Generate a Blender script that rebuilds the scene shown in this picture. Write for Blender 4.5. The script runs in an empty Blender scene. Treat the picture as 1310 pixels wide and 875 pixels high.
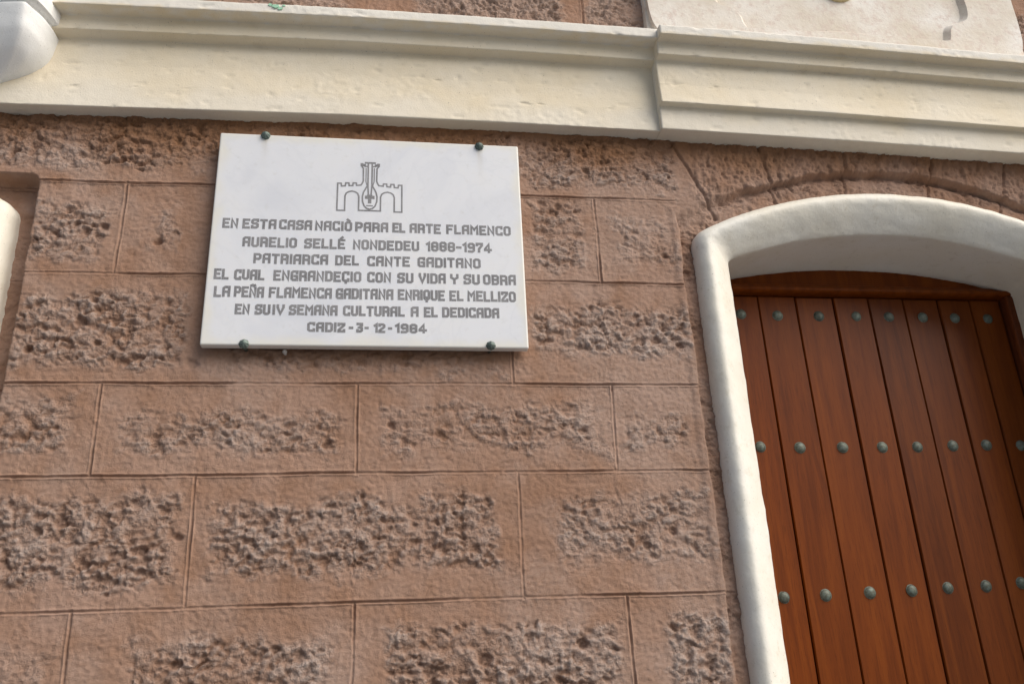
import bpy, bmesh, math, random
import numpy as np
from mathutils import Matrix, Vector

# ------------------------------------------------------------------ camera, sky, sun, exposure
S = bpy.context.scene
COL = S.collection
cam_d = bpy.data.cameras.new('camera')
cam = bpy.data.objects.new('camera', cam_d)
COL.objects.link(cam)
cam_d.sensor_width = 36.0
cam_d.lens = 31.36
cam_d.clip_start = 0.05
cam_d.clip_end = 600
_r, _u, _f = (0.98994341, -0.13478439, -0.04295599), (-0.01120463, -0.37740537, 0.92598037), (0.14101952, 0.91618686, 0.37512017)
cam.matrix_world = Matrix(((_r[0], _u[0], -_f[0], 0.0), (_r[1], _u[1], -_f[1], -1.84), (_r[2], _u[2], -_f[2], 1.62), (0, 0, 0, 1)))
cam_d.dof.use_dof = True
cam_d.dof.focus_distance = 1.98
cam_d.dof.aperture_fstop = 9.0
S.camera = cam

SUN_DIR = Vector((0.60, -0.44, 0.69)).normalized()     # from the wall towards the light
elev = math.asin(SUN_DIR.z)
azim = math.atan2(SUN_DIR.x, SUN_DIR.y)
w = bpy.data.worlds.new('World')
S.world = w
w.use_nodes = True
wn = w.node_tree
bg = wn.nodes['Background']
sky = wn.nodes.new('ShaderNodeTexSky')
sky.sky_type = 'NISHITA'
sky.sun_disc = False
sky.sun_elevation = elev
sky.sun_rotation = azim
sky.air_density = 1.0
sky.dust_density = 3.0
wn.links.new(sky.outputs[0], bg.inputs[0])
bg.inputs[1].default_value = 0.07
sun_d = bpy.data.lights.new('sun', 'SUN')
sun_d.energy = 3.0
sun_d.angle = math.radians(60)
sun_d.color = (1.0, 0.95, 0.88)
sun = bpy.data.objects.new('sun', sun_d)
COL.objects.link(sun)
sun.rotation_euler = SUN_DIR.to_track_quat('Z', 'Y').to_euler()
S.view_settings.view_transform = 'Standard'
S.view_settings.look = 'None'
S.view_settings.exposure = 0.42
S.view_settings.gamma = 1.0
S.view_settings.use_curve_mapping = False
S.cycles.max_bounces = 8
S.cycles.diffuse_bounces = 5

# ------------------------------------------------------------------ numpy noise
def _hash(ix, iy, iz, k):
    h = (ix.astype(np.int64) * 374761393 + iy.astype(np.int64) * 668265263 + iz.astype(np.int64) * 2147483647 + k * 974634727) & 0xffffffff
    h = ((h ^ (h >> 13)) * 1274126177) & 0xffffffff
    h = ((h ^ (h >> 16)) * 2246822519) & 0xffffffff
    return (h ^ (h >> 15)) & 0xffffffff

_G = np.array([(math.cos(a), math.sin(a)) for a in np.arange(32) * (2 * math.pi / 32)])

def noise2(x, y, k=0):                       # gradient noise, about -0.7..0.7
    x0 = np.floor(x); y0 = np.floor(y)
    fx = x - x0; fy = y - y0
    zz = np.zeros_like(x0)
    def g(a, b):
        h = _hash(x0 + a, y0 + b, zz, k) % 32
        return _G[h, 0] * (fx - a) + _G[h, 1] * (fy - b)
    sx = fx * fx * fx * (fx * (fx * 6 - 15) + 10)
    sy = fy * fy * fy * (fy * (fy * 6 - 15) + 10)
    a = g(0, 0) * (1 - sx) + g(1, 0) * sx
    b = g(0, 1) * (1 - sx) + g(1, 1) * sx
    return a * (1 - sy) + b * sy

def fbm(x, y, k=0, o=4, gain=0.5):
    s = 0; a = 1.0
    for i in range(o):
        s = s + a * noise2(x, y, k + i * 17)
        x = x * 2.03 + 13.7; y = y * 2.03 - 7.1; a *= gain
    return s

def worley(x, y, k=0):                       # distance to the nearest feature point, 0..~1
    x0 = np.floor(x); y0 = np.floor(y)
    zz = np.zeros_like(x0)
    d = np.full(x.shape, 9.0)
    for a in (-1, 0, 1):
        for b in (-1, 0, 1):
            h = _hash(x0 + a, y0 + b, zz, k)
            px = x0 + a + (h & 0xffff) / 65535.0
            py = y0 + b + ((h >> 16) & 0xffff) / 65535.0
            d = np.minimum(d, (px - x) ** 2 + (py - y) ** 2)
    return np.sqrt(d)

def sstep(a, b, x):
    t = np.clip((x - a) / (b - a), 0, 1)
    return t * t * (3 - 2 * t)

# ------------------------------------------------------------------ materials
class NT:
    def __init__(s, name):
        s.m = bpy.data.materials.new(name)
        s.m.use_nodes = True
        s.t = s.m.node_tree
        s.b = s.t.nodes['Principled BSDF']
    def n(s, typ, **kw):
        o = s.t.nodes.new(typ)
        for k, v in kw.items():
            setattr(o, k, v)
        return o
    def link(s, a, b):
        s.t.links.new(a, b)
    def coord(s, scale=(1, 1, 1)):
        c = s.n('ShaderNodeTexCoord'); mp = s.n('ShaderNodeMapping')
        mp.inputs['Scale'].default_value = scale
        s.link(c.outputs['Object'], mp.inputs[0])
        return mp.outputs[0]
    def noise(s, vec, scale, detail=4, rough=0.55, dist=0.0):
        o = s.n('ShaderNodeTexNoise')
        s.link(vec, o.inputs['Vector'])
        o.inputs['Scale'].default_value = scale
        o.inputs['Detail'].default_value = detail
        o.inputs['Roughness'].default_value = rough
        o.inputs['Distortion'].default_value = dist
        return o.outputs[0]
    def ramp(s, fac, stops):
        o = s.n('ShaderNodeValToRGB')
        while len(o.color_ramp.elements) < len(stops):
            o.color_ramp.elements.new(0.5)
        for e, (p, c) in zip(o.color_ramp.elements, stops):
            e.position = p
            e.color = (c[0], c[1], c[2], 1) if isinstance(c, tuple) else (c, c, c, 1)
        s.link(fac, o.inputs[0])
        return o.outputs[0]
    def mix(s, fac, a, b, mode='MIX'):
        o = s.n('ShaderNodeMix', data_type='RGBA', blend_type=mode)
        for sock, v in ((o.inputs[0], fac), (o.inputs[6], a), (o.inputs[7], b)):
            if isinstance(v, (int, float)):
                sock.default_value = v
            elif isinstance(v, tuple):
                sock.default_value = (*v, 1)
            else:
                s.link(v, sock)
        return o.outputs[2]
    def bump(s, h, strength=0.3, dist=0.002, nrm=None):
        o = s.n('ShaderNodeBump')
        o.inputs['Strength'].default_value = strength
        o.inputs['Distance'].default_value = dist
        s.link(h, o.inputs['Height'])
        if nrm is not None:
            s.link(nrm, o.inputs['Normal'])
        s.link(o.outputs[0], s.b.inputs['Normal'])
        return o.outputs[0]
    def col(s, v):
        if isinstance(v, tuple):
            s.b.inputs['Base Color'].default_value = (*v, 1)
        else:
            s.link(v, s.b.inputs['Base Color'])
    def rough(s, v):
        s.b.inputs['Roughness'].default_value = v

def mat_wall():
    t = NT('painted_stone')
    v = t.coord()
    big = t.noise(v, 2.3, 4)
    mid = t.noise(v, 14, 5)
    fine = t.noise(v, 120, 4)
    base = t.ramp(big, [(0.3, (0.308, 0.178, 0.117)), (0.5, (0.355, 0.219, 0.154)), (0.72, (0.383, 0.248, 0.186))])
    base = t.mix(t.ramp(mid, [(0.42, 0.0), (0.66, 0.6)]), base, (0.280, 0.148, 0.085))
    at = t.n('ShaderNodeAttribute', attribute_name='worn')
    wn_ = t.mix(1.0, at.outputs['Color'], t.ramp(fine, [(0.3, 0.45), (0.7, 1.0)]), 'MULTIPLY')
    base = t.mix(wn_, base, (0.47, 0.375, 0.325))
    st = t.n('ShaderNodeAttribute', attribute_name='stain_shade')
    base = t.mix(st.outputs['Color'], base, (0.255, 0.118, 0.047))  # orange brown for the stain and the painted warm shade
    base = t.mix(t.ramp(fine, [(0.3, 0.16), (0.5, 0.0)]), base, (0.2, 0.12, 0.08))
    t.col(base)
    t.rough(0.9)
    t.b.inputs['Specular IOR Level'].default_value = 0.25
    rg = t.n('ShaderNodeAttribute', attribute_name='relief')
    vo = t.n('ShaderNodeTexVoronoi', feature='F1'); vo.inputs['Scale'].default_value = 190
    dv = t.noise(v, 90, 4)
    va = t.n('ShaderNodeVectorMath', operation='MULTIPLY_ADD')
    t.link(dv, va.inputs[0]); va.inputs[1].default_value = (.012, .012, .012); t.link(v, va.inputs[2])
    t.link(va.outputs[0], vo.inputs['Vector'])
    chip = t.mix(0.5, vo.outputs['Distance'], t.noise(v, 230, 6, 0.75))
    chip = t.mix(1.0, chip, rg.outputs['Color'], 'MULTIPLY')
    nb = t.bump(chip, 0.9, 0.0042)
    gr = t.mix(0.5, t.noise(v, 170, 5, 0.7), t.noise(v, 460, 3, 0.6))
    t.bump(gr, 0.85, 0.0030, nb)
    return t.m

def mat_paint(name, c0, c1, dirt, rough=0.6, grain=260, bstr=0.35, lo=0.6):
    t = NT(name)
    v = t.coord()
    big = t.noise(v, 5, 5, 0.6)
    base = t.mix(t.ramp(big, [(0.35, 0.0), (0.65, 1.0)]), c0, c1)
    sp = t.noise(v, 38, 6, 0.7)
    base = t.mix(t.ramp(sp, [(lo, 0.0), (lo + 0.14, 0.6)]), base, dirt)
    sp2 = t.noise(v, 300, 2, 0.5)
    base = t.mix(t.ramp(sp2, [(0.685, 0.0), (0.74, 0.7)]), base, (dirt[0] * .4, dirt[1] * .4, dirt[2] * .4))
    if name == 'cream_plaster':
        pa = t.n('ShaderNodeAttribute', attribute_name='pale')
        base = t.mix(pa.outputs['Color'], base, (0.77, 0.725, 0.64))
    t.col(base)
    t.rough(rough)
    t.bump(t.noise(v, grain, 4, 0.6), bstr, 0.0015)
    return t.m

def mat_wood(name, c0, c1, c2):
    t = NT(name)
    oi = t.n('ShaderNodeObjectInfo')
    c = t.n('ShaderNodeTexCoord'); mp = t.n('ShaderNodeMapping')
    t.link(c.outputs['Object'], mp.inputs[0])
    cb = t.n('ShaderNodeCombineXYZ')
    ml = t.n('ShaderNodeMath', operation='MULTIPLY'); ml.inputs[1].default_value = 37.0
    t.link(oi.outputs['Random'], ml.inputs[0])
    for i in range(3):
        t.link(ml.outputs[0], cb.inputs[i])
    t.link(cb.outputs[0], mp.inputs['Location'])
    mp.inputs['Scale'].default_value = (1, 1, 0.055)
    g = t.noise(mp.outputs[0], 42, 5, 0.55, 0.8)
    base = t.ramp(g, [(0.3, c0), (0.52, c1), (0.75, c2)])
    pores = t.noise(mp.outputs[0], 420, 3, 0.6)
    base = t.mix(t.ramp(pores, [(0.36, 0.3), (0.46, 0.0)]), base, (c0[0] * .4, c0[1] * .4, c0[2] * .4))
    hs = t.n('ShaderNodeHueSaturation')
    mr = t.n('ShaderNodeMapRange'); mr.inputs[3].default_value = 0.85; mr.inputs[4].default_value = 1.13
    t.link(oi.outputs['Random'], mr.inputs[0]); t.link(mr.outputs[0], hs.inputs['Value'])
    t.link(base, hs.inputs['Color'])
    t.col(hs.outputs[0])
    t.rough(0.4)
    t.b.inputs['Specular IOR Level'].default_value = 0.13
    t.bump(g, 0.12, 0.001)
    return t.m

def mat_marble():
    t = NT('white_marble')
    v = t.coord()
    a = t.noise(v, 3.5, 6, 0.6, 1.2)
    base = t.ramp(a, [(0.3, (0.655, 0.665, 0.70)), (0.5, (0.725, 0.73, 0.75)), (0.7, (0.75, 0.745, 0.74))])
    b = t.noise(v, 55, 5, 0.65)
    base = t.mix(t.ramp(b, [(0.58, 0.0), (0.75, 0.35)]), base, (0.55, 0.53, 0.50))
    ed = t.n('ShaderNodeAttribute', attribute_name='edge')
    base = t.mix(ed.outputs['Color'], base, (0.74, 0.71, 0.62))
    dp = t.n('ShaderNodeAttribute', attribute_name='drip')
    base = t.mix(dp.outputs['Color'], base, (0.42, 0.37, 0.27))
    vn = t.n('ShaderNodeTexNoise'); vn.inputs['Scale'].default_value = 2.6; vn.inputs['Detail'].default_value = 7; vn.inputs['Distortion'].default_value = 2.2
    t.link(v, vn.inputs['Vector'])
    base = t.mix(t.ramp(vn.outputs[0], [(0.48, 0.0), (0.5, 0.16), (0.52, 0.0)]), base, (0.58, 0.59, 0.62))
    t.col(base)
    t.rough(0.35)
    t.b.inputs['Subsurface Weight'].default_value = 0.15
    t.b.inputs['Subsurface Radius'].default_value = (0.006, 0.005, 0.004)
    t.b.inputs['Subsurface Scale'].default_value = 1.0
    t.bump(t.noise(v, 90, 4, 0.6), 0.06, 0.001)
    return t.m

def mat_bronze(name, c0, c1, c2, metal=0.35):
    t = NT(name)
    v = t.coord()
    a = t.noise(v, 170, 5, 0.65)
    oi = t.n('ShaderNodeObjectInfo')
    base = t.ramp(a, [(0.32, c0), (0.5, c1), (0.7, c2)])
    hs = t.n('ShaderNodeHueSaturation')
    mr = t.n('ShaderNodeMapRange'); mr.inputs[3].default_value = 0.75; mr.inputs[4].default_value = 1.2
    t.link(oi.outputs['Random'], mr.inputs[0]); t.link(mr.outputs[0], hs.inputs['Value'])
    t.link(base, hs.inputs['Color'])
    t.col(hs.outputs[0])
    t.rough(0.5)
    t.b.inputs['Metallic'].default_value = metal
    t.bump(a, 0.4, 0.0015)
    return t.m

def mat_plain(name, c, rough=0.7):
    t = NT(name)
    v = t.coord()
    n_ = t.noise(v, 90, 4)
    t.col(t.mix(t.ramp(n_, [(0.35, 0.0), (0.7, 1.0)]), c, (c[0] * .8, c[1] * .8, c[2] * .8)))
    t.rough(rough)
    return t.m

def mat_letters():
    t = NT('grey_lettering')
    v = t.coord()
    a = t.noise(v, 26, 4, 0.6)
    b = t.noise(v, 380, 4, 0.7)
    base = t.ramp(a, [(0.35, (0.15, 0.147, 0.153)), (0.62, (0.225, 0.22, 0.225))])
    t.col(t.mix(t.ramp(b, [(0.5, 0.0), (0.68, 0.8)]), base, (0.40, 0.40, 0.405)))
    t.rough(0.7)
    return t.m

M = dict(
    wall=mat_wall(),
    cream=mat_paint('cream_plaster', (0.75, 0.64, 0.455), (0.775, 0.69, 0.54), (0.68, 0.58, 0.43), 0.65, 260, 0.5),
    white=mat_paint('white_plaster', (0.77, 0.715, 0.595), (0.80, 0.77, 0.69), (0.62, 0.56, 0.44), 0.55, 110, 0.55, 0.56),
    panel=mat_paint('weathered_plaster', (0.60, 0.52, 0.41), (0.76, 0.72, 0.66), (0.56, 0.44, 0.37), 0.7, 90, 0.7, 0.5),
    corbel=mat_paint('pale_plaster', (0.82, 0.82, 0.80), (0.84, 0.84, 0.82), (0.66, 0.63, 0.55), 0.55),
    ochre=mat_paint('ochre_plaster', (0.45, 0.35, 0.16), (0.55, 0.45, 0.27), (0.3, 0.2, 0.08), 0.7),
    wood=mat_wood('varnished_wood', (0.108, 0.0225, 0.0022), (0.152, 0.0335, 0.0032), (0.195, 0.046, 0.0045)),
    frame_wood=mat_wood('dark_frame_wood', (0.085, 0.022, 0.008), (0.13, 0.033, 0.011), (0.17, 0.045, 0.014)),
    marble=mat_marble(),
    letters=mat_letters(),
    stud=mat_bronze('verdigris_bronze', (0.075, 0.068, 0.042), (0.115, 0.13, 0.10), (0.155, 0.20, 0.175), 0.25),
    screw=mat_bronze('oxidised_bronze', (0.05, 0.065, 0.055), (0.115, 0.15, 0.13), (0.20, 0.25, 0.22), 0.3),
    plug=mat_plain('pale_plastic', (0.55, 0.5, 0.45), 0.5),
    paint=mat_plain('green_paint', (0.38, 0.66, 0.46), 0.6),
    ground=mat_paint('pavement_stone', (0.155, 0.172, 0.195), (0.185, 0.202, 0.225), (0.11, 0.115, 0.12), 0.85),
)

# ------------------------------------------------------------------ mesh helpers
def link(name, me, mat, parent=None):
    o = bpy.data.objects.new(name, me)
    COL.objects.link(o)
    if mat is not None and not me.materials:
        me.materials.append(mat)
    if parent is not None:
        o.parent = parent
    return o

def empty(name, loc=(0, 0, 0)):
    o = bpy.data.objects.new(name, None)
    o.empty_display_size = 0.1
    COL.objects.link(o)
    o.location = loc
    return o

def tag(o, label=None, cat=None, group=None, kind=None):
    for k, v in (('label', label), ('category', cat), ('group', group), ('kind', kind or ('thing' if cat else None))):
        if v:
            o[k] = v
    return o

def mesh_np(name, V, F, smooth=True):
    V = np.ascontiguousarray(V, dtype=np.float32); F = np.ascontiguousarray(F, dtype=np.int32)
    me = bpy.data.meshes.new(name)
    me.vertices.add(len(V)); me.vertices.foreach_set('co', V.ravel())
    me.loops.add(F.size); me.loops.foreach_set('vertex_index', F.ravel())
    me.polygons.add(len(F))
    me.polygons.foreach_set('loop_start', np.arange(len(F), dtype=np.int32) * F.shape[1])
    me.polygons.foreach_set('loop_total', np.full(len(F), F.shape[1], dtype=np.int32))
    me.polygons.foreach_set('use_smooth', np.full(len(F), smooth))
    me.update(calc_edges=True)
    me.validate()
    return me

def grid_faces(ni, nj, flip=False):
    i, j = np.meshgrid(np.arange(ni - 1), np.arange(nj - 1), indexing='ij')
    a = i * nj + j
    f = np.stack([a, a + nj, a + nj + 1, a + 1], -1).reshape(-1, 4)
    return f[:, ::-1] if flip else f

def grid_normals(G):
    du = np.gradient(G, axis=0); dv = np.gradient(G, axis=1)
    n_ = np.cross(du, dv)
    return n_ / np.maximum(np.linalg.norm(n_, axis=-1, keepdims=True), 1e-9)

def round_poly(pts, r=0.004, step=0.006, nseg=4):
    """Open polyline in 2-D with its inner corners rounded, resampled to short steps."""
    out = [np.array(pts[0], float)]
    for k in range(1, len(pts) - 1):
        p = np.array(pts[k], float); a = np.array(pts[k - 1], float); b = np.array(pts[k + 1], float)
        rr = min(r, 0.42 * np.linalg.norm(a - p), 0.42 * np.linalg.norm(b - p))
        s = p + (a - p) / np.linalg.norm(a - p) * rr; e = p + (b - p) / np.linalg.norm(b - p) * rr
        for t in np.linspace(0, 1, nseg + 1):
            out.append((1 - t) ** 2 * s + 2 * t * (1 - t) * p + t * t * e)
    out.append(np.array(pts[-1], float))
    res = [out[0]]
    for a, b in zip(out[:-1], out[1:]):
        L = np.linalg.norm(b - a)
        m = max(1, int(math.ceil(L / step)))
        for q in range(1, m + 1):
            res.append(a + (b - a) * q / m)
    return np.array(res)

def bm_obj(name, bm, mat, parent=None, smooth=False):
    me = bpy.data.meshes.new(name)
    bmesh.ops.recalc_face_normals(bm, faces=bm.faces)
    bm.to_mesh(me); bm.free()
    if smooth:
        me.polygons.foreach_set('use_smooth', [True] * len(me.polygons))
    return link(name, me, mat, parent)

def bm_box(bm, x0, x1, y0, y1, z0, z1, bev=0.0, seg=2):
    r = bmesh.ops.create_cube(bm, size=1.0)
    vs = r['verts']
    for v in vs:
        v.co = Vector((x0 + (v.co.x + .5) * (x1 - x0), y0 + (v.co.y + .5) * (y1 - y0), z0 + (v.co.z + .5) * (z1 - z0)))
    if bev:
        es = list({e for v in vs for e in v.link_edges})
        bmesh.ops.bevel(bm, geom=es, offset=bev, segments=seg, profile=0.5, affect='EDGES')

# ------------------------------------------------------------------ facade dimensions (metres)
XC = 1.267                      # centre line of the door
IHW, OHW = 0.434, 0.526         # half widths: inside of the surround, outside of it
I_SPR, I_CR = 2.608, 2.692      # inner arch: springing, crown
O_SPR, O_CR = 2.662, 2.796      # outer arch
DOOR_Y = 0.228
SHIFT = -2.590                  # the neighbouring doorway is one bay to the side

def arch_z(dx, hw, spr, cr):
    r = cr - spr
    R = (hw * hw + r * r) / (2 * r)
    return cr - R + np.sqrt(np.maximum(R * R - dx * dx, 1e-6))

# ------------------------------------------------------------------ ground
bm = bmesh.new()
for x0, x1, y0, y1 in ((-150, 150, -150, 150),):
    vs = [bm.verts.new(c) for c in ((x0, y0, 0), (x1, y0, 0), (x1, y1, 0), (x0, y1, 0))]
    bm.faces.new(vs)
tag(bm_obj('pavement', bm, M['ground']), kind='structure')

# ------------------------------------------------------------------ stone wall
def axis(lo, f0, f1, hi, fine, coarse):
    a = np.arange(f0, f1 + fine * .5, fine)
    def ease(frm, to):
        out = []; p = frm; s = fine
        while abs(to - p) > s * 1.2:
            s = min(s * 1.25, coarse)
            p = p + math.copysign(s, to - frm)
            out.append(p)
        out.append(to)
        return out
    return np.concatenate([ease(a[0], lo)[::-1], a, ease(a[-1], hi)])

ROW = [0.0, 0.31, 0.56, 0.81, 1.05, 1.30, 1.56, 1.8160, 2.0745, 2.2715, 2.5250, 2.7545, 2.9600, 3.2060, 3.42, 3.68, 3.94, 4.2, 4.6]
VJ = {6: [-0.575, -0.058, 0.499], 7: [-0.3735, 0.2828], 8: [-0.580, -0.0578, 0.5012], 9: [-0.95, 0.2818], 10: [-0.586, -0.05, 0.5032],
      5: [-0.33, 0.27], 4: [-0.6, 0.0, 0.5], 3: [-0.3, 0.3], 2: [-0.6, 0., .5], 1: [-.3, .3], 0: [-.6, 0, .5], 13: [-0.42, 0.515], 14: [-0.1, 0.45], 15: [-.5, .3], 16: [-.1, .5], 17: [-.4, .3]}
# worked (rough) faces of the stones: x0, x1, z0, z1, relief
PATCH = [(-0.778, -0.615, 2.548, 2.694, 1.25), (-0.53, -0.462, 2.585, 2.705, .8), (-0.769, -0.425, 2.305, 2.478, 1.15),
         (-0.80, -0.632, 2.120, 2.238, 1.0), (-0.535, -0.095, 2.118, 2.208, 1.0), (-0.012, 0.475, 2.122, 2.226, .8), (0.525, 0.665, 2.118, 2.205, .75),
         (-0.74, -0.40, 1.862, 2.032, 1.3), (-0.338, 0.235, 1.872, 2.020, 1.35), (0.36, 0.695, 1.882, 2.03, .9),
         (-0.465, -0.105, 1.60, 1.757, 1.2), (0.01, 0.478, 1.60, 1.768, 1.3), (0.578, 0.705, 1.60, 1.778, 1.1),
         (-0.75, -0.59, 1.63, 1.76, .45), (0.340, 0.468, 2.56, 2.735, .95), (0.55, 0.70, 2.565, 2.70, .7), (0.33, 0.705, 2.34, 2.465, 1.1),
         (-0.95, -0.42, 2.79, 2.95, 1.35), (-0.45, 0.34, 2.80, 2.95, .9), (0.33, 0.72, 2.785, 2.94, 1.15), (-0.33, -0.20, 2.305, 2.35, .9),
         (-0.40, -0.10, 3.20, 3.42, 1.1), (0.06, 0.46, 3.2, 3.42, 1.1), (0.535, 0.72, 3.2, 3.42, 1.1), (-0.9, -0.46, 3.2, 3.4, 1.0),
         (1.74, 2.3, 3.2, 3.42, 1.0), (-0.3, 0.25, 2.545, 2.74, .6), (-0.3, 0.25, 2.3, 2.48, .7)]
PITS = [(-0.640, 2.410, .017, .012), (-0.735, 2.345, .014, .011), (-0.60, 2.36, .010, .009), (-0.655, 2.625, .013, .010), (-0.50, 2.605, .015, .012),
        (-0.405, 2.315, .016, .008), (0.015, 2.178, .013, .010), (-0.47, 1.925, .016, .013), (-0.62, 1.985, .017, .012), (-0.54, 1.875, .014, .012),
        (-0.66, 1.965, .013, .01), (-0.40, 1.95, .011, .01), (-0.52, 1.845, .007, .008), (0.20, 1.70, .018, .013), (0.40, 1.725, .016, .012), (0.10, 1.66, .015, .012),
        (0.55, 1.915, .013, .010), (0.61, 1.945, .012, .009), (0.42, 1.985, .008, .008), (0.37, 2.735, .014, .008), (0.41, 2.73, .012, .008), (0.665, 2.60, .009, .008),
        (-0.38, 1.715, .014, .012), (-0.2, 1.735, .012, .010), (0.62, 2.382, .014, .010), (0.675, 2.37, .012, .010), (0.47, 2.46, .012, .007), (-0.62, 2.64, .012, .009),
        (0.30, 3.24, .014, .01), (-0.25, 2.33, .014, .008)]

def wall():
    X = axis(-3.4, -1.0, 1.88, 3.6, 0.0026, 0.03)
    Z = axis(0.0, 1.53, 3.44, 4.7, 0.0026, 0.03)
    def refine(A, at, half, step, lo, hi):
        extra = [np.arange(c - half, c + half, step) for c in at if lo < c < hi]
        A = np.unique(np.round(np.concatenate([A] + extra), 5))
        keep = np.concatenate([[True], np.diff(A) > step * .55])
        return A[keep]
    X = refine(X, (-0.580, -0.3735, -0.055, 0.2828, 0.5012), 0.007, 0.0012, -1, .76)
    Z = refine(Z, ROW[1:], 0.0065, 0.0012, 1.53, 3.0)
    x, z = np.meshgrid(X, Z, indexing='ij')
    sh = x.shape
    x = x.ravel(); z = z.ravel()
    wob = fbm(x * 7, z * 7, 3, 3)
    h = 0.0022 * fbm(x * 4, z * 4, 11, 3) + 0.0016 * fbm(x * 22, z * 22, 21, 4) + 0.0016 * fbm(x * 95, z * 110, 31, 3) + 0.003 * sstep(.28, .55, fbm(x * 26, z * 34, 33, 3)) * fbm(x * 90, z * 120, 35, 2)
    # --- where the recessed ring round a doorway begins
    hood = 2.862 - 0.5 * (x - XC) ** 2 + 0.006 * fbm(x * 13, z * 13, 5, 3)
    edge = 0.006 * fbm(x * 2 + 9, z * 9, 7, 3)
    ring = np.minimum(sstep(0.004, -0.004, np.abs(x - XC) - (0.557 + edge)), sstep(1.0, -0.7, (z - hood - 0.008 * fbm(x * 18, z * 18, 9, 2)) / (0.006 + 0.016 * sstep(0.93, 0.74, x))))
    xl = x - SHIFT
    hoodl = np.minimum(2.766 + 0.004 * wob, 9)
    ra = np.maximum(np.abs(xl - XC) - (0.549 + edge * .4) + .02, 0); rb = np.maximum(z - hoodl + .02, 0)
    ringl = sstep(0.004, -0.004, np.hypot(ra, rb) - .02)
    anyring = np.maximum(ring, ringl)
    # --- rough faces
    rough = np.zeros_like(x); warp = 0.030 * fbm(x * 9 + 3, z * 9, 41, 4) + 0.018 * fbm(x * 40, z * 50, 43, 3)
    for (a, b, c, d, k) in PATCH:
        dist = np.minimum(np.minimum(x - a, b - x), np.minimum(z - c, d - z)) + warp * (1.0 if k > .7 else 1.4)
        rough = np.maximum(rough, k * sstep(-0.012, 0.020, dist))
    outer = (x < -1.02) | (x > 1.9) | (z < 1.55)
    genr = np.zeros_like(x)
    for i in range(len(ROW) - 1):
        zm = np.minimum(z - ROW[i], ROW[i + 1] - z)
        genr = np.maximum(genr, sstep(0.035, 0.06, zm + warp))
    rough = np.where(outer, genr * .9, rough)
    # voussoirs over the arch: a light dragged texture; ring strips: coarse
    vous = sstep(0.0, 0.03, z - 2.745) * sstep(0.74, 0.78, x) * (1 - ring) * sstep(2.96, 2.94, z)
    ringr = 1.0 * ring * (0.4 + 0.6 * sstep(-.2, .25, fbm(x * 10, z * 10, 61, 2))) + 0.35 * ringl
    need = (rough > 0.01) | (ringr > 0.01)
    qx = x[need]; qz = z[need]
    wx = qx + 0.007 * fbm(qx * 50, qz * 50, 51, 3); wz = qz + 0.006 * fbm(qx * 50 + 5, qz * 50 + 5, 53, 3)
    w1 = worley(wx * 68, wz * 88, 1)
    crag = fbm(wx * 36, wz * 54, 71, 6, 0.60)
    skin = 0.10 + 0.12 * noise2(qx * 14, qz * 14, 73)
    crag = np.where(crag > skin, skin + (crag - skin) * 0.42, crag)        # worn flat on top, holes below
    w2 = worley(wx * 105 + 4, wz * 130, 2)
    lump_ = crag * 0.0078 + (0.50 - w1) * 0.0046 + (0.5 - w2) * 0.0022
    pit_ = sstep(0.16, 0.40, fbm(wx * 40 + 7, wz * 60, 81, 3)) * 0.0026 + sstep(0.22, 0.40, noise2(wx * 22 + 3, wz * 30, 91)) * 0.0030
    dens_ = 0.62 + 0.55 * sstep(-0.3, 0.3, fbm(qx * 9, qz * 13, 95, 3))
    lump = np.zeros_like(x); pit = np.zeros_like(x); dens = np.zeros_like(x)
    lump[need] = lump_; pit[need] = pit_; dens[need] = dens_
    rr = np.clip(rough * dens, 0, 1.5) * (1 - anyring)
    h += rr * (lump - pit - 0.0008)
    h += ringr * (lump * 1.1 - pit * .8)
    h += vous * (0.0062 * fbm(x * 55, z * 34, 101, 5, .6) - 0.003 * sstep(.2, .4, fbm(x * 70, z * 40, 107, 2)))
    # --- big pits
    for (px, pz, pr, pd) in PITS:
        q = np.sqrt((x - px) ** 2 + ((z - pz) * 1.25) ** 2) / pr + 0.45 * fbm(x * 60, z * 60, 111, 2)
        h -= 0.8 * pd * sstep(1.0, 0.45, q)
    # --- tooled joints: a groove with a thin raised lip each side
    jx = np.full_like(x, 9.0)
    jw = 0.0024 * fbm(x * 6, z * 6, 121, 3)
    drop = np.interp(x, [-1, -.7, .3, .75, 1.9], [0.003, 0.001, -0.002, 0.0, 0.0])
    for r_ in ROW[1:]:
        if abs(r_ - 2.96) < .01:
            continue
        jx = np.minimum(jx, np.abs(z - r_ + jw + drop))
    jin = np.full_like(x, 9.0)
    for k, xs in VJ.items():
        for xv in xs:
            band = np.maximum(ROW[k] - z, z - ROW[k + 1])
            lean = 0.004 * math.sin(xv * 31 + k)
            dd = np.abs(x - xv + jw * 1.3 + lean * (z - ROW[k]) / .25)
            jin = np.minimum(jin, np.maximum(dd, band))
    jvs = np.full_like(x, 9.0)
    for (xa, za, xb, zb) in ((0.714, 2.945, 0.812, 2.715), (0.948, 2.945, 0.978, 2.76), (1.189, 2.945, 1.168, 2.76), (1.440, 2.945, 1.400, 2.76), (1.655, 2.945, 1.592, 2.72)):
        t = np.clip(((x - xa) * (xb - xa) + (z - za) * (zb - za)) / ((xb - xa) ** 2 + (zb - za) ** 2), 0, 1)
        jvs = np.minimum(jvs, np.hypot(x - xa - t * (xb - xa) + jw * 1.5, z - za - t * (zb - za)))
    inarch = (np.abs(x - XC) < 0.56) & (z > 2.5)
    strength = 0.35 + 0.8 * sstep(-.3, .3, fbm(x * 5, z * 9, 131, 3))
    j = np.where(inarch, 9.0, np.minimum(jx, jin))
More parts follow.
